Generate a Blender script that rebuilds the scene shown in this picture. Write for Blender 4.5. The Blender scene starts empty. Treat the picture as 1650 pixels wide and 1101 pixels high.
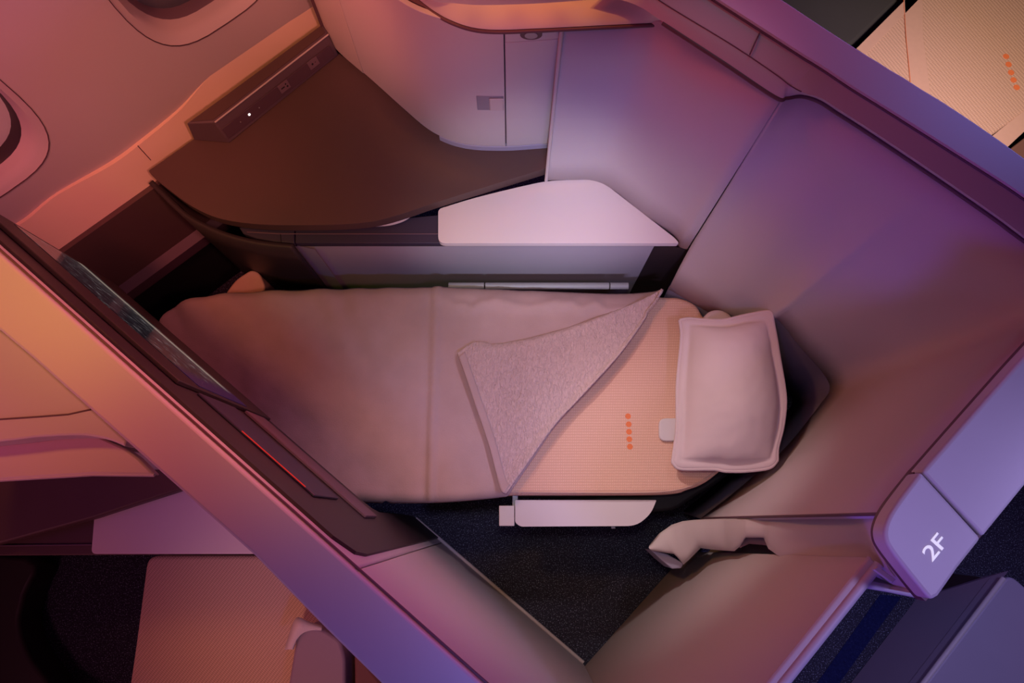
import bpy, bmesh, math, random
from mathutils import Vector, noise
from mathutils.geometry import tessellate_polygon
random.seed(4)
SC = bpy.context.scene
COL = SC.collection

# ------------------------------------------------------------------ camera
F, H = 1100.0, 2.45
T = math.atan(288 / F)
CT, ST = math.cos(T), math.sin(T)
VD, VU, VR = Vector((0, ST, -CT)), Vector((0, CT, ST)), Vector((1, 0, 0))
EYE = Vector((0, 0, H))
def ray(px, py): return VD * F + VR * (px - 825) + VU * (550.5 - py)
def at(px, py, z):
    v = ray(px, py)
    return EYE + v * ((z - H) / v.z)
def onplane(px, py, p0, n):
    v = ray(px, py)
    return EYE + v * ((p0 - EYE).dot(n) / v.dot(n))
cam = bpy.data.objects.new('camera', bpy.data.cameras.new('camera'))
COL.objects.link(cam)
cam.location = EYE
cam.rotation_euler = (T, 0, 0)
cam.data.sensor_width = 36
cam.data.lens = 36 * F / 1650
cam.data.clip_start = 0.02
SC.camera = cam
SC.view_settings.view_transform = 'Standard'
SC.view_settings.look = 'None'
SC.view_settings.gamma = 1
SC.view_settings.exposure = 0
SC.view_settings.use_curve_mapping = False

# ------------------------------------------------------------------ materials
def mat(name, col, rough=.5, spec=.4, var=.06, vscale=9, bump=0, bscale=300, sheen=0, metal=0, emit=None):
    m = bpy.data.materials.new(name); m.use_nodes = True
    N, L = m.node_tree.nodes, m.node_tree.links
    b = N['Principled BSDF']
    b.inputs['Roughness'].default_value = rough
    b.inputs['Specular IOR Level'].default_value = spec
    b.inputs['Metallic'].default_value = metal
    if sheen:
        b.inputs['Sheen Weight'].default_value = sheen
        b.inputs['Sheen Roughness'].default_value = .5
    tc = N.new('ShaderNodeTexCoord')
    nz = N.new('ShaderNodeTexNoise'); nz.inputs['Scale'].default_value = vscale; nz.inputs['Detail'].default_value = 4
    L.new(tc.outputs['Object'], nz.inputs['Vector'])
    mx = N.new('ShaderNodeMix'); mx.data_type = 'RGBA'
    mx.inputs[6].default_value = tuple(c * (1 - var) for c in col) + (1,)
    mx.inputs[7].default_value = tuple(min(1, c * (1 + var)) for c in col) + (1,)
    L.new(nz.outputs['Fac'], mx.inputs[0]); L.new(mx.outputs[2], b.inputs['Base Color'])
    if bump:
        n2 = N.new('ShaderNodeTexNoise'); n2.inputs['Scale'].default_value = bscale; n2.inputs['Detail'].default_value = 3
        L.new(tc.outputs['Object'], n2.inputs['Vector'])
        bp = N.new('ShaderNodeBump'); bp.inputs['Strength'].default_value = bump; bp.inputs['Distance'].default_value = .002
        L.new(n2.outputs['Fac'], bp.inputs['Height']); L.new(bp.outputs['Normal'], b.inputs['Normal'])
    if emit:
        b.inputs['Emission Color'].default_value = emit[0] + (1,); b.inputs['Emission Strength'].default_value = emit[1]
    return m

def weave_mat(name, c1, c2, sx, sy, rot=0, bump=.5, kind='grid'):
    m = bpy.data.materials.new(name); m.use_nodes = True
    N, L = m.node_tree.nodes, m.node_tree.links
    b = N['Principled BSDF']; b.inputs['Roughness'].default_value = .85; b.inputs['Specular IOR Level'].default_value = .15
    tc = N.new('ShaderNodeTexCoord'); mp = N.new('ShaderNodeMapping'); mp.inputs['Rotation'].default_value = (0, 0, rot)
    L.new(tc.outputs['Object'], mp.inputs['Vector'])
    nz = N.new('ShaderNodeTexNoise'); nz.inputs['Scale'].default_value = 14; nz.inputs['Detail'].default_value = 3
    L.new(mp.outputs['Vector'], nz.inputs['Vector'])
    def wave(d, s):
        w = N.new('ShaderNodeTexWave'); w.bands_direction = d; w.inputs['Scale'].default_value = s
        w.inputs['Distortion'].default_value = .8; w.inputs['Detail Scale'].default_value = 3; w.inputs['Detail'].default_value = 1
        L.new(mp.outputs['Vector'], w.inputs['Vector']); return w
    a, c = wave('X', sx), wave('Y', sy)
    mul = N.new('ShaderNodeMath'); mul.operation = 'MULTIPLY' if kind == 'grid' else 'ADD'
    L.new(a.outputs['Fac'], mul.inputs[0]); L.new(c.outputs['Fac'], mul.inputs[1])
    sc = N.new('ShaderNodeMath'); sc.operation = 'MULTIPLY'; sc.inputs[1].default_value = 1 if kind == 'grid' else .5
    L.new(mul.outputs[0], sc.inputs[0])
    mx = N.new('ShaderNodeMix'); mx.data_type = 'RGBA'; mx.inputs[6].default_value = c1 + (1,); mx.inputs[7].default_value = c2 + (1,)
    L.new(sc.outputs[0], mx.inputs[0])
    L.new(mx.outputs[2], b.inputs['Base Color'])
    bp = N.new('ShaderNodeBump'); bp.inputs['Strength'].default_value = bump; bp.inputs['Distance'].default_value = .002
    L.new(sc.outputs[0], bp.inputs['Height']); L.new(bp.outputs['Normal'], b.inputs['Normal'])
    return m

def carpet_mat(name, base, speck, amount=.62, scale=260):
    m = bpy.data.materials.new(name); m.use_nodes = True
    N, L = m.node_tree.nodes, m.node_tree.links
    b = N['Principled BSDF']; b.inputs['Roughness'].default_value = .95; b.inputs['Specular IOR Level'].default_value = .1
    tc = N.new('ShaderNodeTexCoord')
    n1 = N.new('ShaderNodeTexNoise'); n1.inputs['Scale'].default_value = scale; n1.inputs['Detail'].default_value = 2
    L.new(tc.outputs['Object'], n1.inputs['Vector'])
    r = N.new('ShaderNodeValToRGB'); r.color_ramp.elements[0].position = amount - .02; r.color_ramp.elements[1].position = amount + .06
    L.new(n1.outputs['Fac'], r.inputs['Fac'])
    n2 = N.new('ShaderNodeTexNoise'); n2.inputs['Scale'].default_value = 120; n2.inputs['Detail'].default_value = 3
    L.new(tc.outputs['Object'], n2.inputs['Vector'])
    mb = N.new('ShaderNodeMix'); mb.data_type = 'RGBA'
    mb.inputs[6].default_value = tuple(c * .45 for c in base) + (1,); mb.inputs[7].default_value = tuple(c * 1.6 for c in base) + (1,)
    L.new(n2.outputs['Fac'], mb.inputs[0])
    mx = N.new('ShaderNodeMix'); mx.data_type = 'RGBA'; mx.inputs[7].default_value = speck + (1,)
    L.new(mb.outputs[2], mx.inputs[6]); L.new(r.outputs['Color'], mx.inputs[0]); L.new(mx.outputs[2], b.inputs['Base Color'])
    bp = N.new('ShaderNodeBump'); bp.inputs['Strength'].default_value = .6; bp.inputs['Distance'].default_value = .004
    L.new(n1.outputs['Fac'], bp.inputs['Height']); L.new(bp.outputs['Normal'], b.inputs['Normal'])
    return m

def fleece_mat(name, col):
    m = bpy.data.materials.new(name); m.use_nodes = True
    N, L = m.node_tree.nodes, m.node_tree.links
    b = N['Principled BSDF']; b.inputs['Roughness'].default_value = .95; b.inputs['Specular IOR Level'].default_value = .1
    b.inputs['Sheen Weight'].default_value = .35
    tc = N.new('ShaderNodeTexCoord'); mp = N.new('ShaderNodeMapping'); mp.inputs['Rotation'].default_value = (0, 0, -.35); mp.inputs['Scale'].default_value = (1.0, .45, 1)
    L.new(tc.outputs['Object'], mp.inputs['Vector'])
    n1 = N.new('ShaderNodeTexNoise'); n1.inputs['Scale'].default_value = 170; n1.inputs['Detail'].default_value = 3; n1.inputs['Distortion'].default_value = 1.2
    L.new(mp.outputs['Vector'], n1.inputs['Vector'])
    mx = N.new('ShaderNodeMix'); mx.data_type = 'RGBA'
    mx.inputs[6].default_value = tuple(c * .62 for c in col) + (1,); mx.inputs[7].default_value = tuple(min(1, c * 1.3) for c in col) + (1,)
    L.new(n1.outputs['Fac'], mx.inputs[0]); L.new(mx.outputs[2], b.inputs['Base Color'])
    bp = N.new('ShaderNodeBump'); bp.inputs['Strength'].default_value = 1; bp.inputs['Distance'].default_value = .006
    L.new(n1.outputs['Fac'], bp.inputs['Height']); L.new(bp.outputs['Normal'], b.inputs['Normal'])
    return m

def screen_mat(name):
    """a lit screen showing a dusk landscape: dark hills, a strip of town lights, pale water"""
    m = bpy.data.materials.new(name); m.use_nodes = True
    N, L = m.node_tree.nodes, m.node_tree.links
    b = N['Principled BSDF']; b.inputs['Base Color'].default_value = (.01, .008, .01, 1); b.inputs['Roughness'].default_value = .12
    tc = N.new('ShaderNodeTexCoord')
    sep = N.new('ShaderNodeSeparateXYZ'); L.new(tc.outputs['UV'], sep.inputs[0])
    mp = N.new('ShaderNodeMapping'); mp.inputs['Scale'].default_value = (14, 9, 1); L.new(tc.outputs['UV'], mp.inputs['Vector'])
    nz = N.new('ShaderNodeTexNoise'); nz.inputs['Scale'].default_value = 1.3; nz.inputs['Detail'].default_value = 5; nz.inputs['Roughness'].default_value = .7
    L.new(mp.outputs['Vector'], nz.inputs['Vector'])
    r1 = N.new('ShaderNodeValToRGB')
    e = r1.color_ramp.elements; e[0].position = .45; e[0].color = (.004, .004, .006, 1); e[1].position = .80; e[1].color = (.50, .42, .38, 1)
    for p, c in ((.55, (.018, .018, .024, 1)), (.62, (.10, .085, .085, 1)), (.68, (.20, .20, .22, 1))):
        x = e.new(p); x.color = c
    L.new(nz.outputs['Fac'], r1.inputs['Fac'])
    # the pale line of the shore near the bottom of the picture
    r2 = N.new('ShaderNodeValToRGB'); e = r2.color_ramp.elements
    e[0].position = 0; e[0].color = (.02, .018, .02, 1); e[1].position = 1; e[1].color = (.004, .004, .006, 1)
    for p, c in ((.04, (.03, .025, .02, 1)), (.10, (.50, .40, .32, 1)), (.17, (.04, .035, .035, 1)), (.5, (.008, .008, .010, 1))):
        x = e.new(p); x.color = c
    L.new(sep.outputs['Y'], r2.inputs['Fac'])
    ad = N.new('ShaderNodeMix'); ad.data_type = 'RGBA'; ad.blend_type = 'ADD'; ad.inputs[0].default_value = 1
    L.new(r1.outputs['Color'], ad.inputs[6]); L.new(r2.outputs['Color'], ad.inputs[7])
    # night-blue water at the end of the picture
    r3 = N.new('ShaderNodeValToRGB'); r3.color_ramp.elements[0].position = .86; r3.color_ramp.elements[1].position = .93
    L.new(sep.outputs['X'], r3.inputs['Fac'])
    mx = N.new('ShaderNodeMix'); mx.data_type = 'RGBA'; mx.inputs[7].default_value = (.004, .004, .05, 1)
    L.new(r3.outputs['Color'], mx.inputs[0]); L.new(ad.outputs[2], mx.inputs[6])
    L.new(mx.outputs[2], b.inputs['Emission Color']); b.inputs['Emission Strength'].default_value = .5
    return m

SHELL = mat('shell_paint', (.55, .49, .49), .5, .35, .02, 3, .05, 900)
SHELL_B = mat('shell_paint_warm', (.55, .47, .45), .5, .35, .02, 3, .05, 900)
CAPM = mat('cap_paint', (.53, .48, .50), .45, .4, .02, 3, .04, 900)
FABRICWALL = mat('panel_leatherette', (.54, .47, .48), .6, .3, .03, 4, .12, 700)
LINING = mat('sidewall_lining', (.56, .46, .45), .6, .3, .02, 3)
GASKET = mat('plum_gasket', (.12, .06, .075), .5, .3)
BROWN = mat('brown_laminate', (.105, .060, .055), .55, .35, .05, 20)
DARK = mat('dark_brown_plastic', (.040, .028, .032), .5, .35)
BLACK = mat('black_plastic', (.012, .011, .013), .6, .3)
NAVY = mat('navy_plastic', (.045, .036, .07), .5, .4)
GREY = mat('grey_side_panel', (.44, .41, .47), .6, .3, .03)
STEEL = mat('grey_rail', (.30, .32, .34), .4, .5)
CREAM = mat('cream_leatherette', (.74, .66, .66), .6, .3, .02, 5, .08, 800)
PLUM = mat('plum_strip', (.16, .10, .13), .5, .35)
SEAT = weave_mat('peach_weave', (.64, .385, .285), (.82, .54, .42), 62, 40, 0, .5)
SEAT2 = weave_mat('peach_rib', (.42, .27, .21), (.72, .49, .39), 30, 60, -.52, .5, 'add')
SEAT3 = weave_mat('peach_twill', (.42, .27, .21), (.72, .49, .39), 75, 40, -.95, .5, 'add')
PLAINSEAT = mat('peach_cloth', (.58, .38, .31), .85, .15, .05, 60, .2, 600)
ORANGE = mat('orange_dots', (.75, .20, .075), .7, .2)
BLANKET = mat('blanket_taupe', (.47, .335, .325), .95, .1, .10, 16, .35, 420, .25)
FLEECE = fleece_mat('fleece_pink', (.60, .44, .43))
LOWER_LIT = mat('lower_lining_lit', (.86, .62, .46), .6, .3, .02, 3)  # brighter than the wall lining: light on the sloping panel put into the colour
STRIPEP = mat('dado_stripe', (.085, .045, .065), .5)
SKIRT = mat('skirt_plastic', (.13, .105, .15), .5)
LATCH = mat('latch_grey', (.27, .24, .28), .5)
PILLOW = mat('pillow_cotton', (.62, .50, .51), .85, .15, .05, 12, .12, 500, .15)
WHITEP = mat('white_plastic', (.60, .54, .55), .5, .4, .02)
WHITE = mat('white_lettering', (.93, .92, .95), .5, .3, .01, emit=((1, .97, 1), .45))
BLUEISH = mat('slate_plastic', (.36, .33, .44), .5, .4, .03)
CHARCOAL = mat('charcoal_gloss', (.06, .06, .065), .25, .5)
CARPET = carpet_mat('navy_carpet', (.034, .034, .055), (.24, .26, .36), .60, 260)
STRIPE = carpet_mat('blue_carpet_stripe', (.012, .016, .075), (.03, .04, .14), .64, 260)
GLASS = mat('window_shade', (.62, .62, .62), .5, .3, .05, 6)
GLOW = mat('button_light', (.9, .9, .9), emit=((1, .93, .9), 1.6))
REDLED = mat('red_light_line', (.3, .02, .02), emit=((1, .04, .03), .35))
SCREEN = screen_mat('landscape_screen')

# ------------------------------------------------------------------ mesh helpers
def link(name, verts, faces, m, parent=None, smooth=None, bevel=0, seg=2, uvs=None):
    me = bpy.data.meshes.new(name)
    me.from_pydata([tuple(v) for v in verts], [], faces)
    bm = bmesh.new(); bm.from_mesh(me)
    bmesh.ops.remove_doubles(bm, verts=bm.verts, dist=1e-6)
    bmesh.ops.recalc_face_normals(bm, faces=bm.faces)
    bm.to_mesh(me); bm.free()
    me.materials.append(m)
    if smooth is not None or bevel:
        me.shade_smooth(); me.set_sharp_from_angle(angle=smooth or .6)
    o = bpy.data.objects.new(name, me); COL.objects.link(o)
    if parent: o.parent = parent
    if bevel:
        b = o.modifiers.new('edge', 'BEVEL'); b.width = bevel; b.segments = seg; b.limit_method = 'ANGLE'; b.angle_limit = .5
        b.harden_normals = False
    return o
def tag(o, label=None, cat=None, group=None, kind=None):
    if label: o['label'] = label
    if cat: o['category'] = cat
    if group: o['group'] = group
    if kind: o['kind'] = kind
    return o
def thing(name, label, cat, group=None, loc=(0, 0, 0)):
    o = bpy.data.objects.new(name, None); COL.objects.link(o); o.empty_display_size = .05
    return tag(o, label, cat, group)

def cr(pts, n=6, closed=False):
    """Catmull-Rom through points"""
    P = [Vector(p) for p in pts]; out = []; k = len(P)
    rng = range(k if closed else k - 1)
    for i in rng:
        if closed: a, b, c, d = P[(i - 1) % k], P[i], P[(i + 1) % k], P[(i + 2) % k]
        else: a, b, c, d = P[max(i - 1, 0)], P[i], P[i + 1], P[min(i + 2, k - 1)]
        for j in range(n):
            t = j / n
            out.append(.5 * ((2 * b) + (c - a) * t + (2 * a - 5 * b + 4 * c - d) * t * t + (3 * b - a - 3 * c + d) * t ** 3))
    if not closed: out.append(P[-1])
    return out
def resample(pts, n):
    P = [Vector(p) for p in pts]; L = [0]
    for a, b in zip(P, P[1:]): L.append(L[-1] + (b - a).length)
    out = []; j = 0
    for i in range(n):
        s = L[-1] * i / (n - 1)
        while j < len(P) - 2 and L[j + 1] < s: j += 1
        d = L[j + 1] - L[j]
        out.append(P[j].lerp(P[j + 1], (s - L[j]) / d if d > 1e-9 else 0))
    return out
def rounded(pts, r, n=5):
    """round the corners of a closed xy outline (list of Vector)"""
    P = [Vector((p[0], p[1])) for p in pts]; out = []; k = len(P)
    for i in range(k):
        a, b, c = P[i - 1], P[i], P[(i + 1) % k]
        ri = r[i] if isinstance(r, (list, tuple)) else r
        u, v = (a - b), (c - b)
        d = min(ri, u.length * .49, v.length * .49)
        if d < 1e-5: out.append(b); continue
        p, q = b + u.normalized() * d, b + v.normalized() * d
        for j in range(n + 1):
            t = j / n; out.append((1 - t) ** 2 * p + 2 * t * (1 - t) * b + t * t * q)
    return out
def W2(pts, z):
    """outline traced at height z -> world xy"""
    return [at(p[0], p[1], z).xy for p in pts]
def prism(name, xy, z0, z1, m, parent=None, bevel=.003, seg=2, smooth=.6):
    n = len(xy)
    v = [(p[0], p[1], z0) for p in xy] + [(p[0], p[1], z1) for p in xy]
    f = [tuple(range(n)), tuple(range(n, 2 * n))] + [(i, (i + 1) % n, n + (i + 1) % n, n + i) for i in range(n)]
    return link(name, v, f, m, parent, smooth, bevel, seg)
def loft(name, rows, m, parent=None, smooth=1.0, thick=0, bevel=0, closed=False, flip=1):
    """rows of equal length -> surface; thick gives it real thickness (solidify)"""
    v = [p for r in rows for p in r]; n = len(rows[0]); f = []
    for i in range(len(rows) - 1):
        for j in range(n - (0 if closed else 1)):
            k = (j + 1) % n
            f.append((i * n + j, i * n + k, (i + 1) * n + k, (i + 1) * n + j))
    o = link(name, v, f, m, parent, smooth)
    if thick:
        s = o.modifiers.new('thick', 'SOLIDIFY'); s.thickness = thick; s.offset = flip
    if bevel:
        b = o.modifiers.new('edge', 'BEVEL'); b.width = bevel; b.segments = 2; b.limit_method = 'ANGLE'; b.angle_limit = .6
    return o
def tube_geo(pts, r, seg=8, closed=False):
    P = [Vector(p) for p in pts]; v, f = [], []; n = len(P)
    for i, p in enumerate(P):
        t = (P[min(i + 1, n - 1)] - P[max(i - 1, 0)]).normalized()
        a = t.cross(Vector((0, 0, 1)))
        if a.length < 1e-4: a = t.cross(Vector((1, 0, 0)))
        a.normalize(); b = t.cross(a)
        for k in range(seg):
            w = 2 * math.pi * k / seg; v.append(p + (a * math.cos(w) + b * math.sin(w)) * r)
    for i in range(n - 1):
        for k in range(seg):
            f.append((i * seg + k, i * seg + (k + 1) % seg, (i + 1) * seg + (k + 1) % seg, (i + 1) * seg + k))
    f.append(tuple(range(seg))); f.append(tuple((n - 1) * seg + k for k in range(seg)))
    return v, f
def tube(name, pts, r, m, parent=None, seg=8):
    v, f = tube_geo(pts, r, seg)
    return link(name, v, f, m, parent, 1.0)
def boxgeo(c, ux, uy, uz):
    """box from centre and three half-axis vectors"""
    v = [c + ux * a + uy * b + uz * d for d in (-1, 1) for b in (-1, 1) for a in (-1, 1)]
    return v, [(0, 1, 3, 2), (4, 5, 7, 6), (0, 1, 5, 4), (2, 3, 7, 6), (0, 2, 6, 4), (1, 3, 7, 5)]
def box(name, c, ux, uy, uz, m, parent=None, bevel=.001):
    v, f = boxgeo(c, ux, uy, uz); return link(name, v, f, m, parent, .6, bevel)
def discgeo(c, n, r, h, seg=12):
    n = n.normalized(); a = n.orthogonal().normalized(); b = n.cross(a); v = []
    for k in range(seg):
        w = 2 * math.pi * k / seg; v.append(c + (a * math.cos(w) + b * math.sin(w)) * r)
    v += [p + n * h for p in v]
    f = [tuple(range(seg)), tuple(range(seg, 2 * seg))] + [(i, (i + 1) % seg, seg + (i + 1) % seg, seg + i) for i in range(seg)]
    return v, f
def merge(parts):
    V, Fc = [], []
    for v, f in parts:
        o = len(V); V += list(v); Fc += [tuple(i + o for i in q) for q in f]
    return V, Fc
def coons(c_top, c_bot, c_left, c_right, nu, nv):
    """patch: top/bot run left->right, left/right run top->bottom"""
    A, B, Cc, D = resample(c_top, nu), resample(c_bot, nu), resample(c_left, nv), resample(c_right, nv)
    rows = []
    for j in range(nv):
        v = j / (nv - 1); row = []
        for i in range(nu):
            u = i / (nu - 1)
            p = A[i] * (1 - v) + B[i] * v + Cc[j] * (1 - u) + D[j] * u
            p -= A[0] * (1 - u) * (1 - v) + A[-1] * u * (1 - v) + B[0] * (1 - u) * v + B[-1] * u * v
            row.append(p)
        rows.append(row)
    return rows
def V3(p, z): return Vector((p[0], p[1], z))

# ------------------------------------------------------------------ setting: floor
fl = link('floor', [(-4, -3, 0), (4, -3, 0), (4, 4, 0), (-4, 4, 0)], [(0, 1, 2, 3)], CARPET); tag(fl, 'dark navy speckled cabin carpet', 'floor', kind='structure')
tr = prism('trim_3', W2([(1418, 958), (1452, 962), (1352, 1101), (1250, 1240), (1215, 1240), (1316, 1101)], 0), 0, .002, STRIPE, None, 0)
tag(tr, 'blue woven stripe in the aisle carpet beside the sliding door', 'floor stripe', kind='structure')

# ------------------------------------------------------------------ setting: cabin sidewall and windows
A0 = at(240, 270, .72); A1 = at(540, 60, .72)
AX = (A1 - A0).normalized(); ON = Vector((-AX.y, AX.x, 0))
def WP(s, o, z): return Vector((A0.x, A0.y, 0)) + AX * s + ON * o + Vector((0, 0, z))
def wall_sz(px, py, o):
    p = onplane(px, py, WP(0, o, 0), ON); d = p - WP(0, o, 0); return d.dot(AX), p.z
OW = .05
def superell(cs, cz, a, b, e=3.2, n=48):
    out = []
    for k in range(n):
        t = 2 * math.pi * k / n; c, s = math.cos(t), math.sin(t)
        out.append((cs + a * math.copysign(abs(c) ** (2 / e), c), cz + b * math.copysign(abs(s) ** (2 / e), s)))
    return out
sb, zb = wall_sz(280, 75, OW); sl, _ = wall_sz(180, 0, OW); s2, z2 = wall_sz(72, 222, OW)
WH = .30
WIN = [(.405, .93 + WH), (-.300, .875 + WH)]
RA = .207
holes = [superell(c[0], c[1], RA, WH, 3.3) for c in WIN]
outer = [(-2.2, .3), (2.4, .3), (2.4, 2.4), (-2.2, 2.4)]
poly = [[Vector((p[0], p[1], 0)) for p in l] for l in ([outer] + holes)]
tris = tessellate_polygon(poly)
flat = [p for l in poly for p in l]
wl = link('wall_left', [WP(p.x, OW, p.y) for p in flat], [tuple(t) for t in tris], LINING)
tag(wl, 'curving cabin sidewall lining with two windows', 'wall', kind='structure')
for i, (c, h) in enumerate(zip(WIN, holes)):
    w = tag(thing('window_%d' % (i + 1), ['cabin window at the top edge above the side console', 'cabin window at the left edge with a pale shade'][i], 'window'), kind='structure')
    n = 48
    rings = [(RA - .001, WH - .001, OW + .001, 3.3), (RA - .003, WH - .003, OW + .003, 3.3), (RA - .016, WH - .016, OW + .006, 3.2), (RA - .024, WH - .026, OW + .03, 3.1), (RA - .028, WH - .032, OW + .05, 3.0)]
    loft('frame', [[WP(s, o, z) for s, z in superell(c[0], c[1], a, b, e, n)] for a, b, o, e in rings], LINING, w, 1.0, closed=True)
    rings = [(RA - .028, WH - .032, OW + .05, 3.0), (RA - .033, WH - .038, OW + .06, 3.0), (RA - .036, WH - .042, OW + .085, 3.0)]
    loft('reveal', [[WP(s, o, z) for s, z in superell(c[0], c[1], a, b, e, n)] for a, b, o, e in rings], DARK if i else PLUM, w, 1.0, closed=True)
    q = superell(c[0], c[1], RA - .034, WH - .039, 3.0, n)
    link('pane', [WP(s, OW + .08, z) for s, z in q], [tuple(range(n))], GLASS if i else mat('dark_pane', (.09, .085, .11), .2, .5, .1, 4), w)
    tube('gasket', [WP(s, OW - .001, z) for s, z in h + h[:1]], .0012, GASKET, w, 5)

# lower sidewall panel: leans out from the console line, wavy upper lip
LP = WP(0, 0, .60)
LN = (ON * .30 - Vector((0, 0, .07))).normalized()          # plane through LP rising .30 while going out .07
lip = [(-120, 430), (-60, 405), (33, 362), (90, 316), (180, 266), (230, 229), (290, 178), (330, 131), (380, 85), (440, 50), (500, 14), (560, -30), (640, -95)]
top = resample(cr([onplane(x, y, LP, LN) for x, y in lip], 6), 70)
zlow = onplane(145, 367, LP, LN).z
bot = []
for p in top:
    s = (p - WP(0, 0, 0)).dot(AX); o = (zlow - .60) * .07 / .30; bot.append(WP(s, o, zlow))
back = [p + ON * .02 for p in top]
t1 = loft('trim_1', [bot, [a.lerp(b, .5) for a, b in zip(bot, top)], top, back], LOWER_LIT, None, .7)
tag(t1, 'lower sidewall panel with light painted into its colour and a wavy upper lip', 'wall panel', kind='structure')
g0, g1 = onplane(222, 235, LP, LN), onplane(243, 258, LP, LN)
sm = tube('seam', [g0, g1], .0014, GASKET, t1, 5)
# dark dado below it
t2 = thing('trim_2', 'dark brown dado below the lower sidewall panel beside the foot of the bed', 'wall panel'); tag(t2, kind='structure')
def strip_wall(name, s0, s1, prof, m):
    return loft(name, [[WP(s0, o, z), WP(s1, o, z)] for o, z in prof], m, t2, .5)
strip_wall('upper_band', -1.4, 1.2, [(.02, zlow), (-.004, zlow - .002), (-.006, .36)], BROWN)
strip_wall('ledge', -1.4, 1.2, [(-.006, .36), (-.035, .345), (-.036, .30)], STRIPEP)
strip_wall('lower_band', -1.4, 1.2, [(-.036, .30), (-.02, .295), (-.02, 0)], BLACK)

# ------------------------------------------------------------------ side console
con = thing('side_console', 'dark brown side console with a curved front below the windows', 'console')
ctop = [(237, 266), (305, 213), (420, 130), (522, 60), (560, 25), (760, 30), (905, 180), (884, 262)]
front = cr([(884, 270), (800, 296), (700, 327), (650, 344), (600, 357), (540, 362), (460, 363), (400, 360), (350, 351), (310, 333), (275, 308), (247, 285), (239, 274)], 5)
tt = rounded(W2(ctop[:1], .72), 0) + W2(ctop[1:], .72) + W2([(p[0], p[1]) for p in [Vector((q.x, q.y)) for q in [Vector(x).to_2d() if len(x) > 2 else x for x in front]]], .72)
TABLE = prism('tabletop', tt, .684, .72, BROWN, con, .006, 3)
# body below the table: front skin from the wall end to the armrest unit
skin = [(246, 290), (262, 306), (300, 342), (335, 362), (370, 376), (410, 386), (440, 390), (472, 393)]
skT = [at(p.x, p.y, .68) for p in cr([Vector(q) for q in skin], 5)]
lowz = lambda k, n: .04 if k < n * .25 else .04 + (.31 - .04) * min(1, (k / n - .25) / .3)
rows = []
for a in range(5):
    row = []
    for k, p in enumerate(skT):
        z1 = lowz(k, len(skT)); row.append(Vector((p.x, p.y, .68 + (z1 - .68) * a / 4)))
    rows.append(row)
loft('body_panel', rows, DARK, con, 1.0, .015)
# inner back closing the foot space
link('foot_space_back', [V3(at(246, 290, .655) + Vector((.10, .12, 0)), 0), V3(at(472, 393, .655) + Vector((-.03, .13, 0)), 0), V3(at(472, 393, .655) + Vector((-.03, .13, 0)), .66), V3(at(246, 290, .655) + Vector((.10, .12, 0)), .66)], [(0, 1, 2, 3)], BLACK, con)
sl_ = cr([(590, 364), (625, 358), (650, 350), (668, 342)], 6); sl2 = cr([(590, 366), (628, 364), (655, 355), (668, 342)], 6)
loft('pale_edge', [[at(p.x, p.y, .672) for p in [Vector(q) for q in sl_]], [at(p.x, p.y, .672) for p in [Vector(q) for q in sl2]]], WHITEP, con, 1, .004)

# ------------------------------------------------------------------ armrest unit on the console
arm = thing('armrest_cabinet', 'low armrest cabinet with a cream padded lid beside the bed', 'cabinet')
ZL = .66
deck = W2([(476, 366), (500, 366), (720, 345), (880, 300), (1094, 386), (1092, 392), (476, 392)], ZL)
prism('deck_end', W2([(385, 366), (474, 366), (474, 392), (440, 389), (412, 384), (392, 377)], ZL), ZL - .02, ZL, NAVY, con, .002)
prism('deck', deck, ZL - .02, ZL, NAVY, arm, .002)
lidpx = [(706, 337), (760, 320), (820, 305), (878, 292), (915, 290), (950, 288), (972, 294), (1088, 384), (1094, 392), (706, 392)]
lid = rounded(W2(lidpx, .683), [.012, .05, .05, .05, .05, .02, .05, .01, .004, .02])
prism('lid', lid, ZL + .002, .683, CREAM, arm, .007, 3)
tube('deck_line', [at(398, 374, ZL + .001), at(452, 377, ZL + .001), at(706, 377, ZL + .001)], .0015, PLUM, arm, 6)
tube('deck_seam', [at(452, 377, ZL + .001), at(453, 392, ZL + .001)], .001, BLACK, arm, 6)
# side: recessed grey panel between dark ends, down to the floor level
sp = [at(472, 394, .64).xy, at(1056, 394, .64).xy]
def side(name, x0, x1, y, z0, z1, m, th=.02):
    c = Vector(((x0 + x1) / 2, y + th / 2, (z0 + z1) / 2)); return box(name, c, Vector(((x1 - x0) / 2, 0, 0)), Vector((0, th / 2, 0)), Vector((0, 0, (z1 - z0) / 2)), m, arm, .002)
yS = sp[0].y
side('side_panel', sp[0].x, sp[1].x, yS, .05, .64, GREY)
link('end_panel', [V3(sp[1], .05), V3(sp[1], .64), V3(at(1116, 402, .64).xy, .64), V3(at(1116, 402, .64).xy, .05)], [(0, 1, 2, 3)], DARK, arm)
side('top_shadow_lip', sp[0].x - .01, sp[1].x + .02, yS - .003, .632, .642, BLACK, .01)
for xa, xb in ((474, 508), ):
    link('corner_fillet', [V3(at(472, 394, .64).xy, .64), V3(at(472, 394, .64).xy, .1), V3(at(508, 396, .64).xy - Vector((0, .012)), .1), V3(at(508, 396, .64).xy - Vector((0, .012)), .64)], [(0, 1, 2, 3)], BLUEISH, arm)
for xa, xb in ((723, 780), (782, 981), (983, 1012)):
    a, b = at(xa, 461, .46), at(xb, 461, .46)
    tube('rail', [a, b], .011, STEEL, arm, 10)

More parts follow.
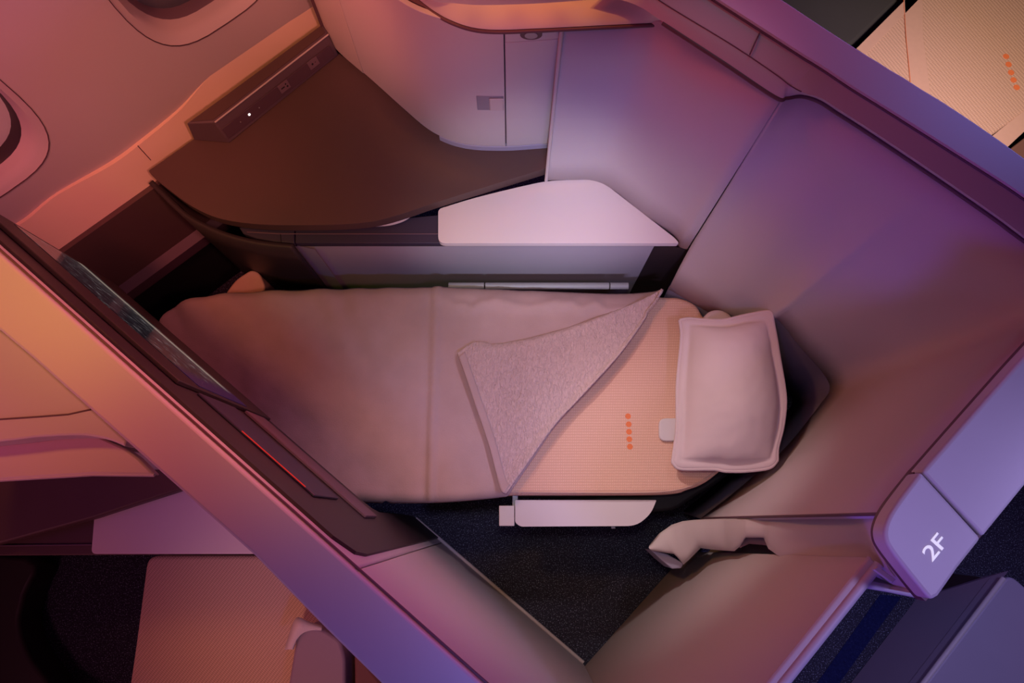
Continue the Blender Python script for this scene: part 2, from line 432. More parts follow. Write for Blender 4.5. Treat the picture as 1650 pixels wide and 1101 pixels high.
# ------------------------------------------------------------------ power panel on the console
pw = thing('power_panel', 'raised power outlet panel along the back of the dark console', 'power panel')
tp = [at(300, 199, .80), at(516, 33, .80), at(529, 55, .80), at(346, 197, .80)]
bt = [at(312, 226, .721), at(530, 62, .721), at(546, 89, .721), at(370, 231, .721)]
link('housing', bt + tp, [(0, 1, 2, 3), (4, 5, 6, 7), (0, 1, 5, 4), (1, 2, 6, 5), (2, 3, 7, 6), (3, 0, 4, 7)], mat('plum_housing', (.12, .075, .095), .5), pw, .6, .004, 3)
dz = Vector((0, 0, .0015))
inn = [at(308, 196, .80), at(515, 38, .80), at(524, 53, .80), at(344, 193, .80)]
link('top_inlay', [p + dz * .2 for p in inn] + [p + dz for p in inn], [(0, 1, 2, 3), (4, 5, 6, 7), (0, 1, 5, 4), (1, 2, 6, 5), (2, 3, 7, 6), (3, 0, 4, 7)], BROWN, pw)
fu = (tp[2] - tp[3]).normalized(); fd = (bt[3] - tp[3]); fn = fu.cross(fd).normalized()
if fn.dot(Vector((0, -1, 0))) < 0: fn = -fn
fv = fn.cross(fu).normalized()
def onface(px, py): return onplane(px, py, tp[3], fn) + fn * .0005
tube('edge_highlight', [tp[3] + fn * .001, tp[2] + fn * .001], .0022, SHELL_B, pw, 6)  # pale tube paints a highlight along the housing's front edge
c0, c1 = onface(362, 215), onface(535, 82)
ln = (c1 - c0).length
FACE = box('faceplate', (c0 + c1) / 2 + fn * .0005, fu * ln / 2, fv * .019, fn * .001, STRIPEP, pw, .0006)
for px, py, kind in ((457, 139, 0), (504, 101, 1)):
    c = onface(px, py) + fn * .0025
    s = box('socket', c, fu * .017, fv * .0135, fn * .001, PLUM, pw, .0006)
    if kind == 0: hs = [box('slot', c + fu * a + fv * b + fn * .001, fu * w_, fv * h_, fn * .0005, BLACK, s, 0) for a, b, w_, h_ in ((-.005, .0, .006, .0016), (.007, .005, .002, .002), (.009, -.004, .0025, .0025))]
    else:
        for a, r_ in ((-.004, .003), (.006, .0015)):
            v, f = discgeo(c + fu * a + fn * .0008, fn, r_, .0006); link('hole', v, f, BLACK, s)
for px, py, r_ in ((387, 196, .0016), (401, 184, .0036), (417, 173, .0017)):
    v, f = discgeo(onface(px, py) + fn * .0015, fn, r_, .001, 14); link('button', v, f, GLOW if r_ > .0018 else STEEL, pw)

# ------------------------------------------------------------------ storage cabinet
cab = thing('storage_cabinet', 'tall curved storage cabinet with a latched door above the console', 'cabinet')
ZC0, ZC1 = .742, 1.235
cpath = cr([(498, -60), (504, -15), (508, 5), (513, 30), (525, 55), (545, 83), (600, 131), (650, 176), (685, 206), (710, 221), (738, 231), (770, 236), (815, 237), (850, 235), (889, 232)], 8)
cw = [at(p.x, p.y, .742).xy for p in [Vector(q) for q in cpath]]
cx = [p[0] for p in cpath]
def near(xpx): return min(range(len(cx)), key=lambda i: abs(cx[i] - xpx))
def inset(path, d):
    out = []
    for i, p in enumerate(path):
        t = (path[min(i + 1, len(path) - 1)] - path[max(i - 1, 0)]).normalized(); n = Vector((-t.y, t.x))
        out.append(p + n * d)
    return out
ci = inset(cw, .014)
backpts = [Vector((cw[-1].x, 1.72)), WP(1.05, -.012, 0).xy, WP(.62, -.012, 0).xy]
if (ci[0] - cw[0]).length: pass
prism('carcass', ci + backpts, .7215, ZC1, GASKET, cab, 0)
def skin_panel(name, i0, i1, z0, z1, m, g=.0015):
    seg = cw[i0:i1 + 1]
    seg = [seg[0].lerp(seg[1], g / max((seg[1] - seg[0]).length, 1e-6))] + seg[1:-1] + [seg[-1].lerp(seg[-2], g / max((seg[-2] - seg[-1]).length, 1e-6))]
    ins = inset(seg, .012)
    return prism(name, seg + ins[::-1], z0, z1, m, cab, .0015, 2)
kA, kB = near(583), near(814)
skin_panel('side_panel', 0, kA, ZC0, ZC1, SHELL_B, .0008)
DOOR = skin_panel('door', kA, kB, ZC0 + .004, ZC1, SHELL, .0008)
skin_panel('fixed_panel', kB, len(cw) - 1, ZC0 + .004, 1.172, SHELL, .002)
skin_panel('fixed_panel_top', kB, len(cw) - 1, 1.174, ZC1, SHELL, .002)
skin_panel('plinth', near(706), len(cw) - 1, .7205, ZC0 + .001, BLUEISH, .0008)
# latch on the door
pdoor = V3(cw[near(800)], 0); nd = (cw[near(812)] - cw[near(785)]).normalized(); ndn = Vector((nd.y, -nd.x, 0)); ndv = Vector((nd.x, nd.y, 0))
lc = onplane(790, 166, pdoor, ndn); lw = (onplane(813, 166, pdoor, ndn) - onplane(770, 166, pdoor, ndn)).length; lh = (onplane(790, 155, pdoor, ndn) - onplane(790, 177, pdoor, ndn)).length
lt = box('latch', lc + ndn * .0005, ndv * lw / 2, Vector((0, 0, lh / 2)), ndn * .0012, LATCH, DOOR, .001)
l2 = onplane(800, 166, pdoor, ndn)
box('latch_tab', l2 + ndn * .004, ndv * lw * .27, Vector((0, 0, lh * .42)), ndn * .003, SHELL_B, lt, .003)
# the ledge, riser and top of the cabinet
led_lo = resample(cr([(560, -90), (620, -45), (676, 0), (700, 18), (725, 32), (760, 44), (800, 48), (860, 46), (905, 44), (985, 40), (1066, 36)], 6), 60)
led_hi = resample(cr([(590, -80), (650, -35), (695, 0), (730, 5), (765, 8), (800, 8), (860, 6), (920, 2), (975, -2), (1005, 1), (1035, 13), (1062, 30)], 6), 60)
lo = [at(p.x, p.y, 1.238) for p in [Vector(q) for q in led_lo]]; hi = [at(p.x, p.y, 1.262) for p in [Vector(q) for q in led_hi]]
lob = [p + Vector((0, .0, -.014)) for p in lo]
loft('ledge_front', [[p + Vector((0, .05, 0)) for p in lob], lob, lo], GASKET, cab, .6)
LEDGE = loft('ledge', [lo, [a.lerp(b, .12) + Vector((0, 0, .004)) for a, b in zip(lo, hi)], hi], SHELL_B, cab, 1.0)
tube('ledge_line', [p + Vector((0, -.001, -.006)) for p in lo[14:]], .0042, GASKET, cab, 8)
up = [Vector((p.x + .004, p.y + .006, 1.318)) for p in hi]
loft('riser', [hi, [a.lerp(b, .5) for a, b in zip(hi, up)], up], CAPM, cab, 1.0)
topb = [p + Vector((0, max(.02, min(.5, (-.02 - (p - WP(0, 0, 0)).dot(ON)) / ON.y)), .012)) for p in up]
loft('top_panel', [up, [Vector((p.x, p.y + .012, 1.33)) for p in up], topb], CAPM, cab, .8)

# reading lamp under the ledge
rl = thing('reading_lamp', 'small round reading lamp under the ledge above the fixed cabinet panel', 'lamp')
lampc = at(856, 52, 1.205)
v, f = discgeo(lampc + Vector((0, .012, 0)), Vector((0, -1, -.25)), .024, .016, 20); link('lamp_housing', v, f, GASKET, rl, .6)
v, f = discgeo(lampc + Vector((0, -.003, -.005)), Vector((0, -1, -.25)), .014, .002, 16); link('lens', v, f, mat('lamp_lens', (.35, .3, .3), .3), rl)

# ------------------------------------------------------------------ seat shell
sh = thing('seat_shell', 'high wraparound privacy shell around the head of the bed, marked 2F', 'partition')
def cols(b, t, n, m, k=7):
    B = resample(cr([at(*p) for p in b], 6), n) if m == 'r' else cr([at(*p) for p in b], m)
    Tt = resample(cr([at(*p) for p in t], 6), n) if m == 'r' else cr([at(*p) for p in t], m)
    return [[a.lerp(c, i / (k - 1)) for a, c in zip(B, Tt)] for i in range(k)]
ZS = 1.29
p1 = cols([(880, 291, .684), (925, 290, .684), (955, 291, .684), (985, 304, .684), (1040, 348, .68), (1080, 378, .675), (1094, 397, .662), (1107, 402, .66)],
          [(905, 47, 1.215), (985, 43, 1.215), (1022, 42, 1.22), (1068, 38, 1.25), (1165, 99, 1.28), (1225, 138, ZS), (1246, 153, ZS), (1261, 157, ZS)], 40, 8)
loft('inner_panel', p1, FABRICWALL, sh, 1.2, .012)
tube('edge_piping', [r[0] for r in p1], .005, SHELL_B, sh, 8)
BOT2 = [(1077, 466, .50), (1110, 485, .495), (1150, 508, .495), (1185, 527, .50), (1222, 519, .61), (1246, 513, .675), (1258, 520, .665), (1290, 560, .61), (1325, 600, .545), (1337, 627, .53), (1320, 654, .50), (1265, 722, .46), (1190, 788, .40), (1131, 834, .36)]
TOPC = cr([(1263.5, 157), (1300, 153), (1352, 180), (1400, 213), (1500, 280), (1630, 371), (1705, 425), (1735, 455), (1742, 478), (1725, 500), (1690, 527), (1605, 622), (1510, 729), (1426, 827)], 40)
TOPW = [at(p[0], p[1], ZS) for p in [Vector(q) for q in TOPC]]
bw = resample(cr([at(*p) for p in BOT2], 8), 110)
tw = []
for p in bw:
    k = min(range(len(TOPW)), key=lambda i: (TOPW[i].xy - p.xy).length)
    tw.append(k)
tw[0], tw[-1] = 0, len(TOPW) - 1
for i in range(1, len(tw)): tw[i] = max(tw[i], tw[i - 1])
for _ in range(60): tw = [tw[0]] + [(tw[i - 1] + tw[i] + tw[i + 1]) / 3 for i in range(1, len(tw) - 1)] + [tw[-1]]
def tops(x): i = min(int(x), len(TOPW) - 2); return TOPW[i].lerp(TOPW[i + 1], x - i)
p2 = [[p.lerp(tops(x), i / 8) for p, x in zip(bw, tw)] for i in range(9)]
kb, kt = p2[0][0], p2[-1][0]
t0 = (.66 - kb.z) / (kt.z - kb.z); corr = at(1109, 402, .66) - kb.lerp(kt, t0)
for i, row in enumerate(p2):
    t = i / (len(p2) - 1); g = t / t0 if t < t0 else (1 - t) / (1 - t0)
    for j in range(14): row[j] = row[j] + corr * g * (1 - j / 14) ** 1.5
MAINP = loft('head_panel', p2, FABRICWALL, sh, 1.2, .012)
sk = [[Vector((p.x, p.y, p.z)) for p in p2[0]]]
cen = Vector((.5, .35, 0))
for zf, dz_, of in ((0, 0, .004), (1, 0, -.020)):
    row = []
    for p in p2[0]:
        d = (V3(p, 0) - cen); d.normalize()
        row.append(Vector((p.x + d.x * of, p.y + d.y * of, p.z + .01 if zf == 0 else max(p.z - .22, .05))))
    sk.append(row)
loft('lower_skirt', sk[1:], SKIRT, sh, 1.2, .006)
# rim: lip line, bevelled band, inner groove, flat cap, outer drop
L0 = [(955, -8), (1000, 0), (1033, 12), (1068, 35), (1165, 98), (1249, 154), (1268, 156), (1292, 153), (1320, 161), (1350, 180), (1400, 212), (1500, 279), (1600, 348), (1650, 385), (1750, 455)]
L1 = [(990, -45), (1022, -24), (1046, -10), (1083, 14), (1182, 74), (1250, 120), (1272, 137), (1294, 149), (1323, 158), (1353, 177), (1403, 209), (1503, 276), (1603, 345), (1653, 382), (1753, 452)]
L2 = [(1040, -70), (1082, -43), (1110, -26), (1146, 0), (1228, 53), (1290, 93), (1308, 104), (1330, 118), (1352, 133), (1378, 150), (1420, 176), (1516, 237), (1612, 298), (1662, 332), (1775, 408)]
L3 = [(1130, -82), (1175, -53), (1208, -32), (1250, -5), (1333, 50), (1392, 88), (1412, 100), (1434, 114), (1456, 127), (1484, 145), (1528, 172), (1606, 225), (1692, 288), (1740, 322), (1850, 400)]
n_ = 10
l0 = cr([at(p[0], p[1], ZS) for p in L0], n_); l1 = cr([at(p[0], p[1], ZS + .022) for p in L1], n_); l2_ = cr([at(p[0], p[1], ZS + .036) for p in L2], n_); l3 = cr([at(p[0], p[1], ZS + .042) for p in L3], n_)
loft('rim_band', [l0, [a.lerp(b, .5) + Vector((0, 0, .004)) for a, b in zip(l0, l1)], l1, l2_], CAPM, sh, .9)
l3d = [Vector((p.x + .008, p.y + .01, .08)) for p in l3]
l2u = [p + Vector((0, 0, .006)) for p in l2_]
l2v = [a.lerp(b, .03) + Vector((0, 0, .009)) for a, b in zip(l2_, l3)]
loft('cap', [l2_, l2u, l2v, l3, [p + Vector((.006, .007, -.008)) for p in l3]], CAPM, sh, .5)
loft('outer_panel', [[p + Vector((.006, .007, -.008)) for p in l3], l3d], SHELL, sh, .5)
tube('lip_gasket', [p + Vector((0, -.001, -.003)) for p in l0[30:]], .0042, GASKET, sh, 8)
tube('groove', [p + Vector((0, 0, .003)) for p in l2_], .0026, GASKET, sh, 6)
tube('bevel_line', [p + Vector((0, 0, .0)) for p in l1[:70]], .0012, GASKET, sh, 6)
tube('rim_seam', [at(1224, 53, ZS + .038), at(1216, 70, ZS + .035), at(1208, 88, ZS + .028)], .0014, GASKET, sh, 6)
# wing beside the aisle: cap in two pieces with the seat number
ZW = 1.335
inner = cr([(1488, 954), (1462, 922), (1436, 888), (1426, 868), (1427, 846), (1442, 816), (1484, 760)], 6)
inner2 = cr([(1484, 760), (1540, 696), (1600, 628), (1650, 572), (1735, 480)], 5)
plate = [Vector(p) for p in inner] + [Vector((1582, 868)), Vector((1545, 915)), Vector((1513, 961)), Vector((1500, 968))]
PL = prism('number_plate', [at(p[0], p[1], ZW).xy for p in plate], ZW - .04, ZW, CAPM, sh, .006, 3)
rest = [Vector(p) + Vector((1.5, .5)) for p in inner2] + [Vector((1850, 560)), Vector((1652, 783)), Vector((1584.5, 866))]
prism('wing_cap', [at(p[0], p[1], ZW).xy for p in rest], ZW - .04, ZW, CAPM, sh, .006, 3)
gk = [Vector((1497, 968)), Vector((1490, 966)), Vector((1456, 924)), Vector((1429, 889)), Vector((1419, 868)), Vector((1420, 844)), Vector((1436, 812)), Vector((1480, 756))]
gk = [Vector(p) for p in cr(gk, 6)] + [Vector(p) - Vector((4, 3)) for p in inner2[1:]]
gk_in = [Vector((1545, 915)), Vector((1582, 868)), Vector((1652, 783)), Vector((1850, 560))]
prism('wing_gasket', [at(p[0], p[1], ZW - .02).xy for p in gk + gk_in[::-1]], ZW - .05, ZW - .025, GASKET, sh, .004, 2)
wo = [at(1503, 966, ZW - .01), at(1545, 918, ZW - .01), at(1650, 785, ZW - .01), at(1850, 560, ZW - .01)]
loft('wing_outer', [[Vector((p.x - .004, p.y + .004, ZW - .03)) for p in wo], [Vector((p.x - .004, p.y + .004, .05)) for p in wo]], SHELL, sh, .5)
# text
fc = bpy.data.curves.new('seat_number', 'FONT'); fc.body = '2F'; fc.size = 1; fc.extrude = .012; fc.offset = .006; fc.space_character = .98
to = bpy.data.objects.new('tmp', fc); COL.objects.link(to); bpy.context.view_layer.update()
me = bpy.data.meshes.new_from_object(to.evaluated_get(bpy.context.evaluated_depsgraph_get())); bpy.data.objects.remove(to)
xs = [v.co.x for v in me.vertices]; ys = [v.co.y for v in me.vertices]
tb0, tb1 = at(1502, 906, ZW), at(1523, 880, ZW); th_ = at(1487, 884, ZW)
bu = tb1 - tb0; lenb = bu.length; bu.normalize(); bv = Vector((-bu.y, bu.x, 0)); hh = abs((at(1483, 890, ZW) - tb0).dot(bv))
for v_ in me.vertices:
    q = v_.co; p = tb0 + bu * ((q.x - min(xs)) / (max(xs) - min(xs)) * lenb * 1.22) + bv * ((q.y - min(ys)) / (max(ys) - min(ys)) * hh)
    v_.co = Vector((p.x, p.y, ZW + .0004 + max(q.z, 0) * .05))
me.materials.clear(); me.materials.append(WHITE)
tx = bpy.data.objects.new('seat_number', me); COL.objects.link(tx); tx.parent = PL; tx['label'] = 'white 2F lettering'
# door post with its stepped grip
SEC = [((1046, 879), (1050, 883), (1058, 887), .38), ((1062, 860), (1084, 886), (1092, 894), .39), ((1082, 846), (1096, 892), (1104, 911), .40),
       ((1100, 840), (1110, 884), (1112, 904), .42), ((1118, 838), (1124, 868), (1132, 884), .45), ((1135, 837), (1140, 866), (1146, 886), .48),
       ((1165, 836), (1168, 868), (1170, 888), .55), ((1182, 836), (1184, 868), (1187, 889), .62), ((1193, 836), (1194, 862), (1197, 881), .66),
       ((1204, 835), (1204, 856), (1205, 867), .70), ((1234, 835), (1234, 857), (1235, 867), .77), ((1242, 834), (1243, 864), (1243, 885), .80),
       ((1260, 834), (1265, 870), (1260, 897), .85), ((1320, 832), (1330, 878), (1322, 906), 1.0), ((1380, 830), (1395, 880), (1390, 917), 1.15), ((1424, 828), (1440, 900), (1488, 962), 1.285)]
rows = []
for i in range(len(SEC) - 1):
    for k in range(4 if i < len(SEC) - 2 else 5):
        t = k / 4
        if t >= 1 and i < len(SEC) - 2: continue
        q = [(Vector(SEC[i][c]).lerp(Vector(SEC[i + 1][c]), t)) for c in range(3)]; z = SEC[i][3] * (1 - t) + SEC[i + 1][3] * t
        U0, M0, D0 = [at(w_.x, w_.y, z) for w_ in q]
        M0 += Vector((-.006, -.004, .006)); D0 += Vector((0, 0, -.02))
        rows.append(cr([U0, U0.lerp(M0, .5) + Vector((-.003, -.002, .004)), M0, M0.lerp(D0, .55) + Vector((-.001, -.003, .005)), D0], 3) + [D0 + Vector((.07, .062, -.02))])
rows.insert(0, [sum(rows[0], Vector()) / len(rows[0])] * len(rows[0]))
loft('door_post', rows, SHELL_B, sh, 1.1, .004, 0, flip=-1)
tube('post_seam', [at(1131, 835.5, .365), at(1424, 828.5, 1.283)], .003, GASKET, sh, 6)
nx = [at(1245, 862, .775), at(1245, 886, .765), at(1206, 882, .685), at(1190, 889, .645), at(1194, 868, .66), at(1206, 862, .69)]
link('grip_recess', [p + Vector((.006, .008, -.008)) for p in nx], [(0, 1, 2, 3, 4, 5)], PLUM, sh)
prism('post_foot', [at(p[0], p[1], .345).xy for p in ((1048, 886), (1075, 893), (1102, 908), (1098, 916), (1083, 917), (1066, 903))], .24, .345, BLUEISH, sh, .003)
tube('door_track', [at(1384, 940, 1.2), at(1430, 948, 1.2), at(1480, 958, 1.2)], .007, CAPM, sh, 8)
box('door_bracket', at(1424, 926, 1.25), (at(1440, 937, 1.25) - at(1410, 915, 1.25)) / 2, Vector((.004, .003, 0)), Vector((0, 0, .004)), CAPM, sh, .002)

# ------------------------------------------------------------------ sliding privacy door
dr = thing('sliding_privacy_door', 'closed sliding privacy door of the suite beside the aisle', 'door'); dr['kind'] = 'thing'
dt0, dt1 = at(1400, 920, 1.22), at(1255, 1101, 1.22); db0, db1 = at(1102, 903, 0), at(940, 1085, 0)
du = (dt1 - dt0).normalized(); due = (db1 - db0).normalized()
T0, T1 = dt0 - du * .02, dt0 + du * .60; B0, B1 = db0 - due * .03, db0 + due * .575
B0.z = B1.z = .006
dn = Vector((-du.y, du.x, 0)); dn = dn if dn.x > 0 else -dn
loft('door_panel', [[B0, B0.lerp(B1, .5), B1], [B0.lerp(T0, .5), (B0.lerp(B1, .5)).lerp(T0.lerp(T1, .5), .5), B1.lerp(T1, .5)], [T0, T0.lerp(T1, .5), T1]], SHELL_B, dr, .5, .026, .004, flip=0)
tube('top_rail', [T0 + dn * .006, T1 + dn * .006], .0085, CAPM, dr, 10)
tube('inner_rail', [T0 - dn * .010 - Vector((0, 0, .006)), T1 - dn * .010 - Vector((0, 0, .006))], .004, SHELL_B, dr, 8)

# ------------------------------------------------------------------ front divider with the monitor
dv = thing('front_divider', 'wide topped diagonal partition at the foot of the bed', 'partition')
ZD = 1.33
di = [(-160, 290), (0, 421), (100, 499), (165, 556), (300, 669), (420, 781), (573, 918), (640, 981), (730, 1072), (860, 1205), (1040, 1385)]
do = [(-160, 405), (0, 533), (50, 575), (100, 620), (205, 713), (410, 896), (520, 1009), (610, 1098), (720, 1210), (900, 1400)]
xi, xo = W2(di, ZD), W2(do, ZD)
# straight inner face line fitted through ends
fa, fb = at(100, 499, ZD).xy, at(640, 981, ZD).xy
FU = (fb - fa).normalized(); FN = Vector((-FU.y, FU.x)); FN = FN if FN.x > 0 else -FN     # points to the bed
def fl(p): return fa + FU * (p - fa).dot(FU)
def FPt(t, o, z): q = fa + FU * t + FN * o; return Vector((q.x, q.y, z))
def tpar(px, py, z): return (at(px, py, z).xy - fa).dot(FU)
t_jamb = tpar(580, 874, 1.28); t_seam = tpar(573, 918, ZD)
t_left = (xi[0] - fa).dot(FU); t_right = tpar(932, 1087, 0) + .05
t_j2 = tpar(668, 838, .0)
# cap
xin = [fl(p) for p in xi]
prism('cap', xin + xo[::-1], ZD - .05, ZD, CAPM, dv, .005, 3)
OUTW = -.085
def fbox(name, t0, t1, o0, o1, z0, z1, m, parent, bevel=.002):
    c = (FPt(t0, o0, z0) + FPt(t1, o1, z1)) / 2
    return box(name, c, V3(FU * (t1 - t0) / 2, 0), V3(FN * (o1 - o0) / 2, 0), Vector((0, 0, (z1 - z0) / 2)), m, parent, bevel)
fbox('upper_panel', t_left, t_seam - .0012, OUTW, .004, .66, ZD - .012, SHELL, dv, .004)
fbox('aisle_panel', t_seam + .0012, t_right - .05, OUTW, .004, .0, ZD - .012, SHELL, dv, .004)
fbox('foot_panel', t_j2, t_seam - .0012, OUTW, .0035, 0, .665, SHELL, dv, .002)
tube('cap_line', [FPt(t_left, .003, ZD - .014), FPt(t_right - .05, .003, ZD - .014)], .0025, GASKET, dv, 6)
tube('base_trim', [FPt(t_j2, .008, .006), FPt(t_seam, .008, .006), FPt(t_right - .06, .008, .006)], .006, WHITEP, dv, 8)
# dark housing let into the face: tall jamb at the aisle end, beam above the foot space
zt = 1.285
hp = [(t_left, zt), (t_jamb - .04, zt), (t_jamb + .002, 1.255), (t_jamb + .012, 1.2), (t_jamb + .012, .004), (t_j2 - .01, .004), (t_j2 - .02, .60), (t_j2 - .035, .64), (t_j2 - .07, .66), (t_left, .66)]
v = [FPt(t, .004, z) for t, z in hp] + [FPt(t, .010, z) for t, z in hp]; k = len(hp)
link('dark_housing', v, [tuple(range(k)), tuple(range(k, 2 * k))] + [(i, (i + 1) % k, k + (i + 1) % k, k + i) for i in range(k)], DARK, dv, .5)
t_a, t_b = tpar(365, 660, .95), tpar(520, 812, .90)
fbox('side_glass', t_a + .01, t_b + .03, .010, .016, .95, 1.13, NAVY, dv)
fbox('lower_strip', t_a + .006, t_b + .09, .010, .018, .76, .88, PLUM, dv)
tube('red_light', [FPt(tpar(385, 700, 1.15), .018, 1.15), FPt(t_b + .01,   .018, 1.15)], .0011, REDLED, dv, 6)
# back of the foot space, dark, below the beam
fbox('foot_space_back', t_left, t_j2, OUTW, OUTW + .01, .0, .66, BLACK, dv, 0)
# monitor
mo = thing('video_monitor', 'slim video monitor showing a landscape on the dark front divider', 'monitor')
fbox('bezel', t_left, t_a, .0105, .020, .70, 1.20, DARK, mo, .002)
z0, z1 = .845, 1.10
ta = t_left + .02; tb = t_a - .012
me = bpy.data.meshes.new('screen'); me.from_pydata([FPt(ta, .0212, z0), FPt(tb, .0212, z0), FPt(tb, .0212, z1), FPt(ta, .0212, z1), FPt(ta, .0195, z0), FPt(tb, .0195, z0), FPt(tb, .0195, z1), FPt(ta, .0195, z1)], [], [(0, 1, 2, 3), (4, 7, 6, 5), (0, 4, 5, 1), (1, 5, 6, 2), (2, 6, 7, 3), (3, 7, 4, 0)])
uv = me.uv_layers.new(name='u')
cc = {0: (0, 0), 1: (1, 0), 2: (1, 1), 3: (0, 1), 4: (0, 0), 5: (1, 0), 6: (1, 1), 7: (0, 1)}
for l in me.loops: uv.data[l.index].uv = cc[l.vertex_index]
me.materials.append(SCREEN); so = bpy.data.objects.new('screen', me); COL.objects.link(so); so.parent = mo; so['label'] = 'lit landscape picture'

# ------------------------------------------------------------------ bed
bed = thing('lie_flat_seat', 'peach woven seat laid flat as a bed, its foot under the divider', 'seat')
ZB = .50
outl = [(262, 530), (290, 495), (340, 480), (600, 474), (1000, 476), (1072, 478), (1098, 480), (1122, 491), (1136, 512), (1175, 560), (1212, 640), (1212, 690), (1190, 730), (1146, 772), (1110, 789), (1060, 797), (822, 798), (600, 800), (400, 790), (300, 690)]
bx = [at(p[0], p[1], ZB).xy for p in [Vector(q) for q in cr(outl, 5, True)]]
def tuck(p, o0):
    o, t = (p - fa).dot(FN), (p - fa).dot(FU)
    if o < .035 and t > t_j2 - .05: t = t_j2 - .05
    return fa + FU * t + FN * max(o, o0)
bx = [tuck(p, -.066) for p in bx]
CUSH = prism('cushion', bx, ZB - .10, ZB, SEAT, bed, .014, 4)
pip = [at(p[0], p[1], ZB) for p in [Vector(q) for q in cr([(823, 793), (950, 794), (1060, 793), (1108, 785), (1142, 768), (1160, 752)], 6)]]
tube('piping', [p + Vector((0, 0, -.0005)) for p in pip], .0022, PLAINSEAT, CUSH, 6)
base = [at(p[0], p[1], .38).xy for p in [Vector(q) for q in cr([(400, 490), (700, 476), (1060, 486), (1100, 520), (1190, 590), (1225, 640), (1215, 690), (1190, 750), (1120, 800), (1060, 825), (900, 800), (640, 795), (420, 770)], 4, True)]]
base = [tuck(p, -.05) for p in base]
prism('base_shell', base, .10, .385, BLACK, bed, .01, 2)
EM = []
for q in ((1012, 671), (1013, 684), (1013.5, 696), (1014, 708), (1015, 720)):
    EM.append(discgeo(at(q[0], q[1], ZB) + Vector((0, 0, -.0008)), Vector((0, 0, 1)), .0085, .0016, 8))
v, f = merge(EM); e_ = link('emblem', v, f, ORANGE, CUSH); e_['label'] = 'column of five orange dots'
tabp = rounded(W2([(1062, 674), (1110, 674), (1110, 711), (1062, 711)], ZB + .012), .02)
prism('headrest_tab', tabp, ZB + .001, ZB + .012, WHITEP, bed, .003, 2)
hr = rounded(W2([(1130, 515), (1142, 502), (1160, 500), (1178, 510), (1200, 600), (1180, 690), (1130, 690)], .53), .02)
prism('headrest', hr, ZB - .01, .545, PILLOW, bed, .012, 3)
# folding armrest on the aisle side
ar = prism('armrest', rounded(W2([(830, 806), (1058, 806), (1049, 828), (1026, 848), (838, 849), (830, 842)], .47), [.003, .004, .02, .03, .008, .006]), .42, .47, WHITEP, bed, .005, 3)
prism('armrest_hinge', rounded(W2([(804, 815), (829, 815), (829, 848), (804, 848)], .465), .003), .425, .465, WHITEP, ar, .004, 2)
box('hinge_pin', at(830, 805, .45), Vector((.008, 0, 0)), Vector((0, .02, 0)), Vector((0, 0, .006)), STEEL, ar, .002)
tube('release_button', [at(985, 850, .45), at(991, 850, .45)], .004, STEEL, ar, 8)

# ------------------------------------------------------------------ blanket
bl = thing('blanket', 'taupe fleece blanket spread over the bed with one corner turned back', 'blanket')
ZK = ZB + .016
ctp = [at(*p, ZK) for p in [(252, 534), (262, 508), (285, 488), (330, 475), (430, 467), (560, 463), (680, 461), (700, 459), (760, 462), (900, 468), (1000, 471), (1050, 468), (1072, 462)]]
cbt = [at(*p, ZK) for p in [(300, 640), (420, 760), (500, 800), (600, 808), (700, 808), (770, 803), (815, 798)]]
crt = [at(*p, ZK) for p in [(1072, 462), (1058, 484), (1044, 502), (1038, 517), (1000, 570), (950, 626), (900, 680), (860, 738), (822, 793), (815, 798)]]
clf = [at(*p, ZK) for p in [(252, 534), (262, 580), (300, 640)]]
rows = coons(cr(ctp, 6), cr(cbt, 6), cr(clf, 6), cr(crt, 6), 130, 70)
xc = at(700, 600, ZK).x
nv, nu = len(rows), len(rows[0])
for j, row in enumerate(rows):
    v = j / (nv - 1)
    for i, p in enumerate(row):
        u = i / (nu - 1)
        n1 = noise.noise(Vector((p.x * 5, p.y * 7, .3))); n2 = noise.noise(Vector((p.x * 16, p.y * 14, 2.1)))
        dzz = .007 * n1 + .004 * n2 + .0012 * noise.noise(Vector((p.x * 60, p.y * 60, 3)))
        dzz += .013 * math.exp(-((p.x - xc - .003 * n1) / .007) ** 2) - .004 * math.exp(-((p.x - xc + .02) / .012) ** 2)
        # gathers running out to the long edges and the draped wave along the top edge
        et = math.exp(-v * nv / 9)
        dzz += .013 * math.exp(-((v - .085 - .05 * noise.noise(Vector((p.x * 11, 3, 0))) - .02 * noise.noise(Vector((p.x * 31, 7, 0)))) / .022) ** 2) * max(0, min(1, (p.x + .25) / .1))
        dzz += .007 * math.exp(-v / .22) * math.sin((p.x + .35 * p.y) * 52 + 4 * n1) * max(0, min(1, (-.30 - p.x) / .25))
        drop = .0
        if v < .06: drop += .030 * ((.06 - v) / .06) ** 2
        if v > .96: drop += .035 * ((v - .96) / .04) ** 2
        if u < .03: drop += .03 * ((.03 - u) / .03) ** 2
        p.z += dzz - drop + .004
for row in rows:
    for p in row:
        q = tuck(p.xy, -.072); p.x, p.y = q.x, q.y
top_b = loft('cover', rows, BLANKET, bl, 3.0, .008, flip=0)
# turned-back corner: fleece underside
ZF = ZK + .020
fa_ = [(737, 570), (752, 557), (768, 550), (785, 552), (800, 554), (870, 541), (950, 516), (1000, 497), (1045, 479), (1066, 468)]
fb_ = [(1066, 468), (1056, 487), (1043, 504), (1038, 517), (1000, 571), (950, 627), (900, 681), (860, 738), (824, 790)]
fc_ = [(737, 570), (745, 592), (763, 645), (787, 716), (800, 765), (808, 792), (816, 796)]
A_ = cr([at(*p, ZF) for p in fa_], 6); B_ = cr([at(*p, ZF) for p in fb_[::-1]], 6); C_ = cr([at(*p, ZF) for p in fc_], 6)
R_ = [at(*p, ZF) for p in ((1066, 468), (1060, 478), (1056, 486))]
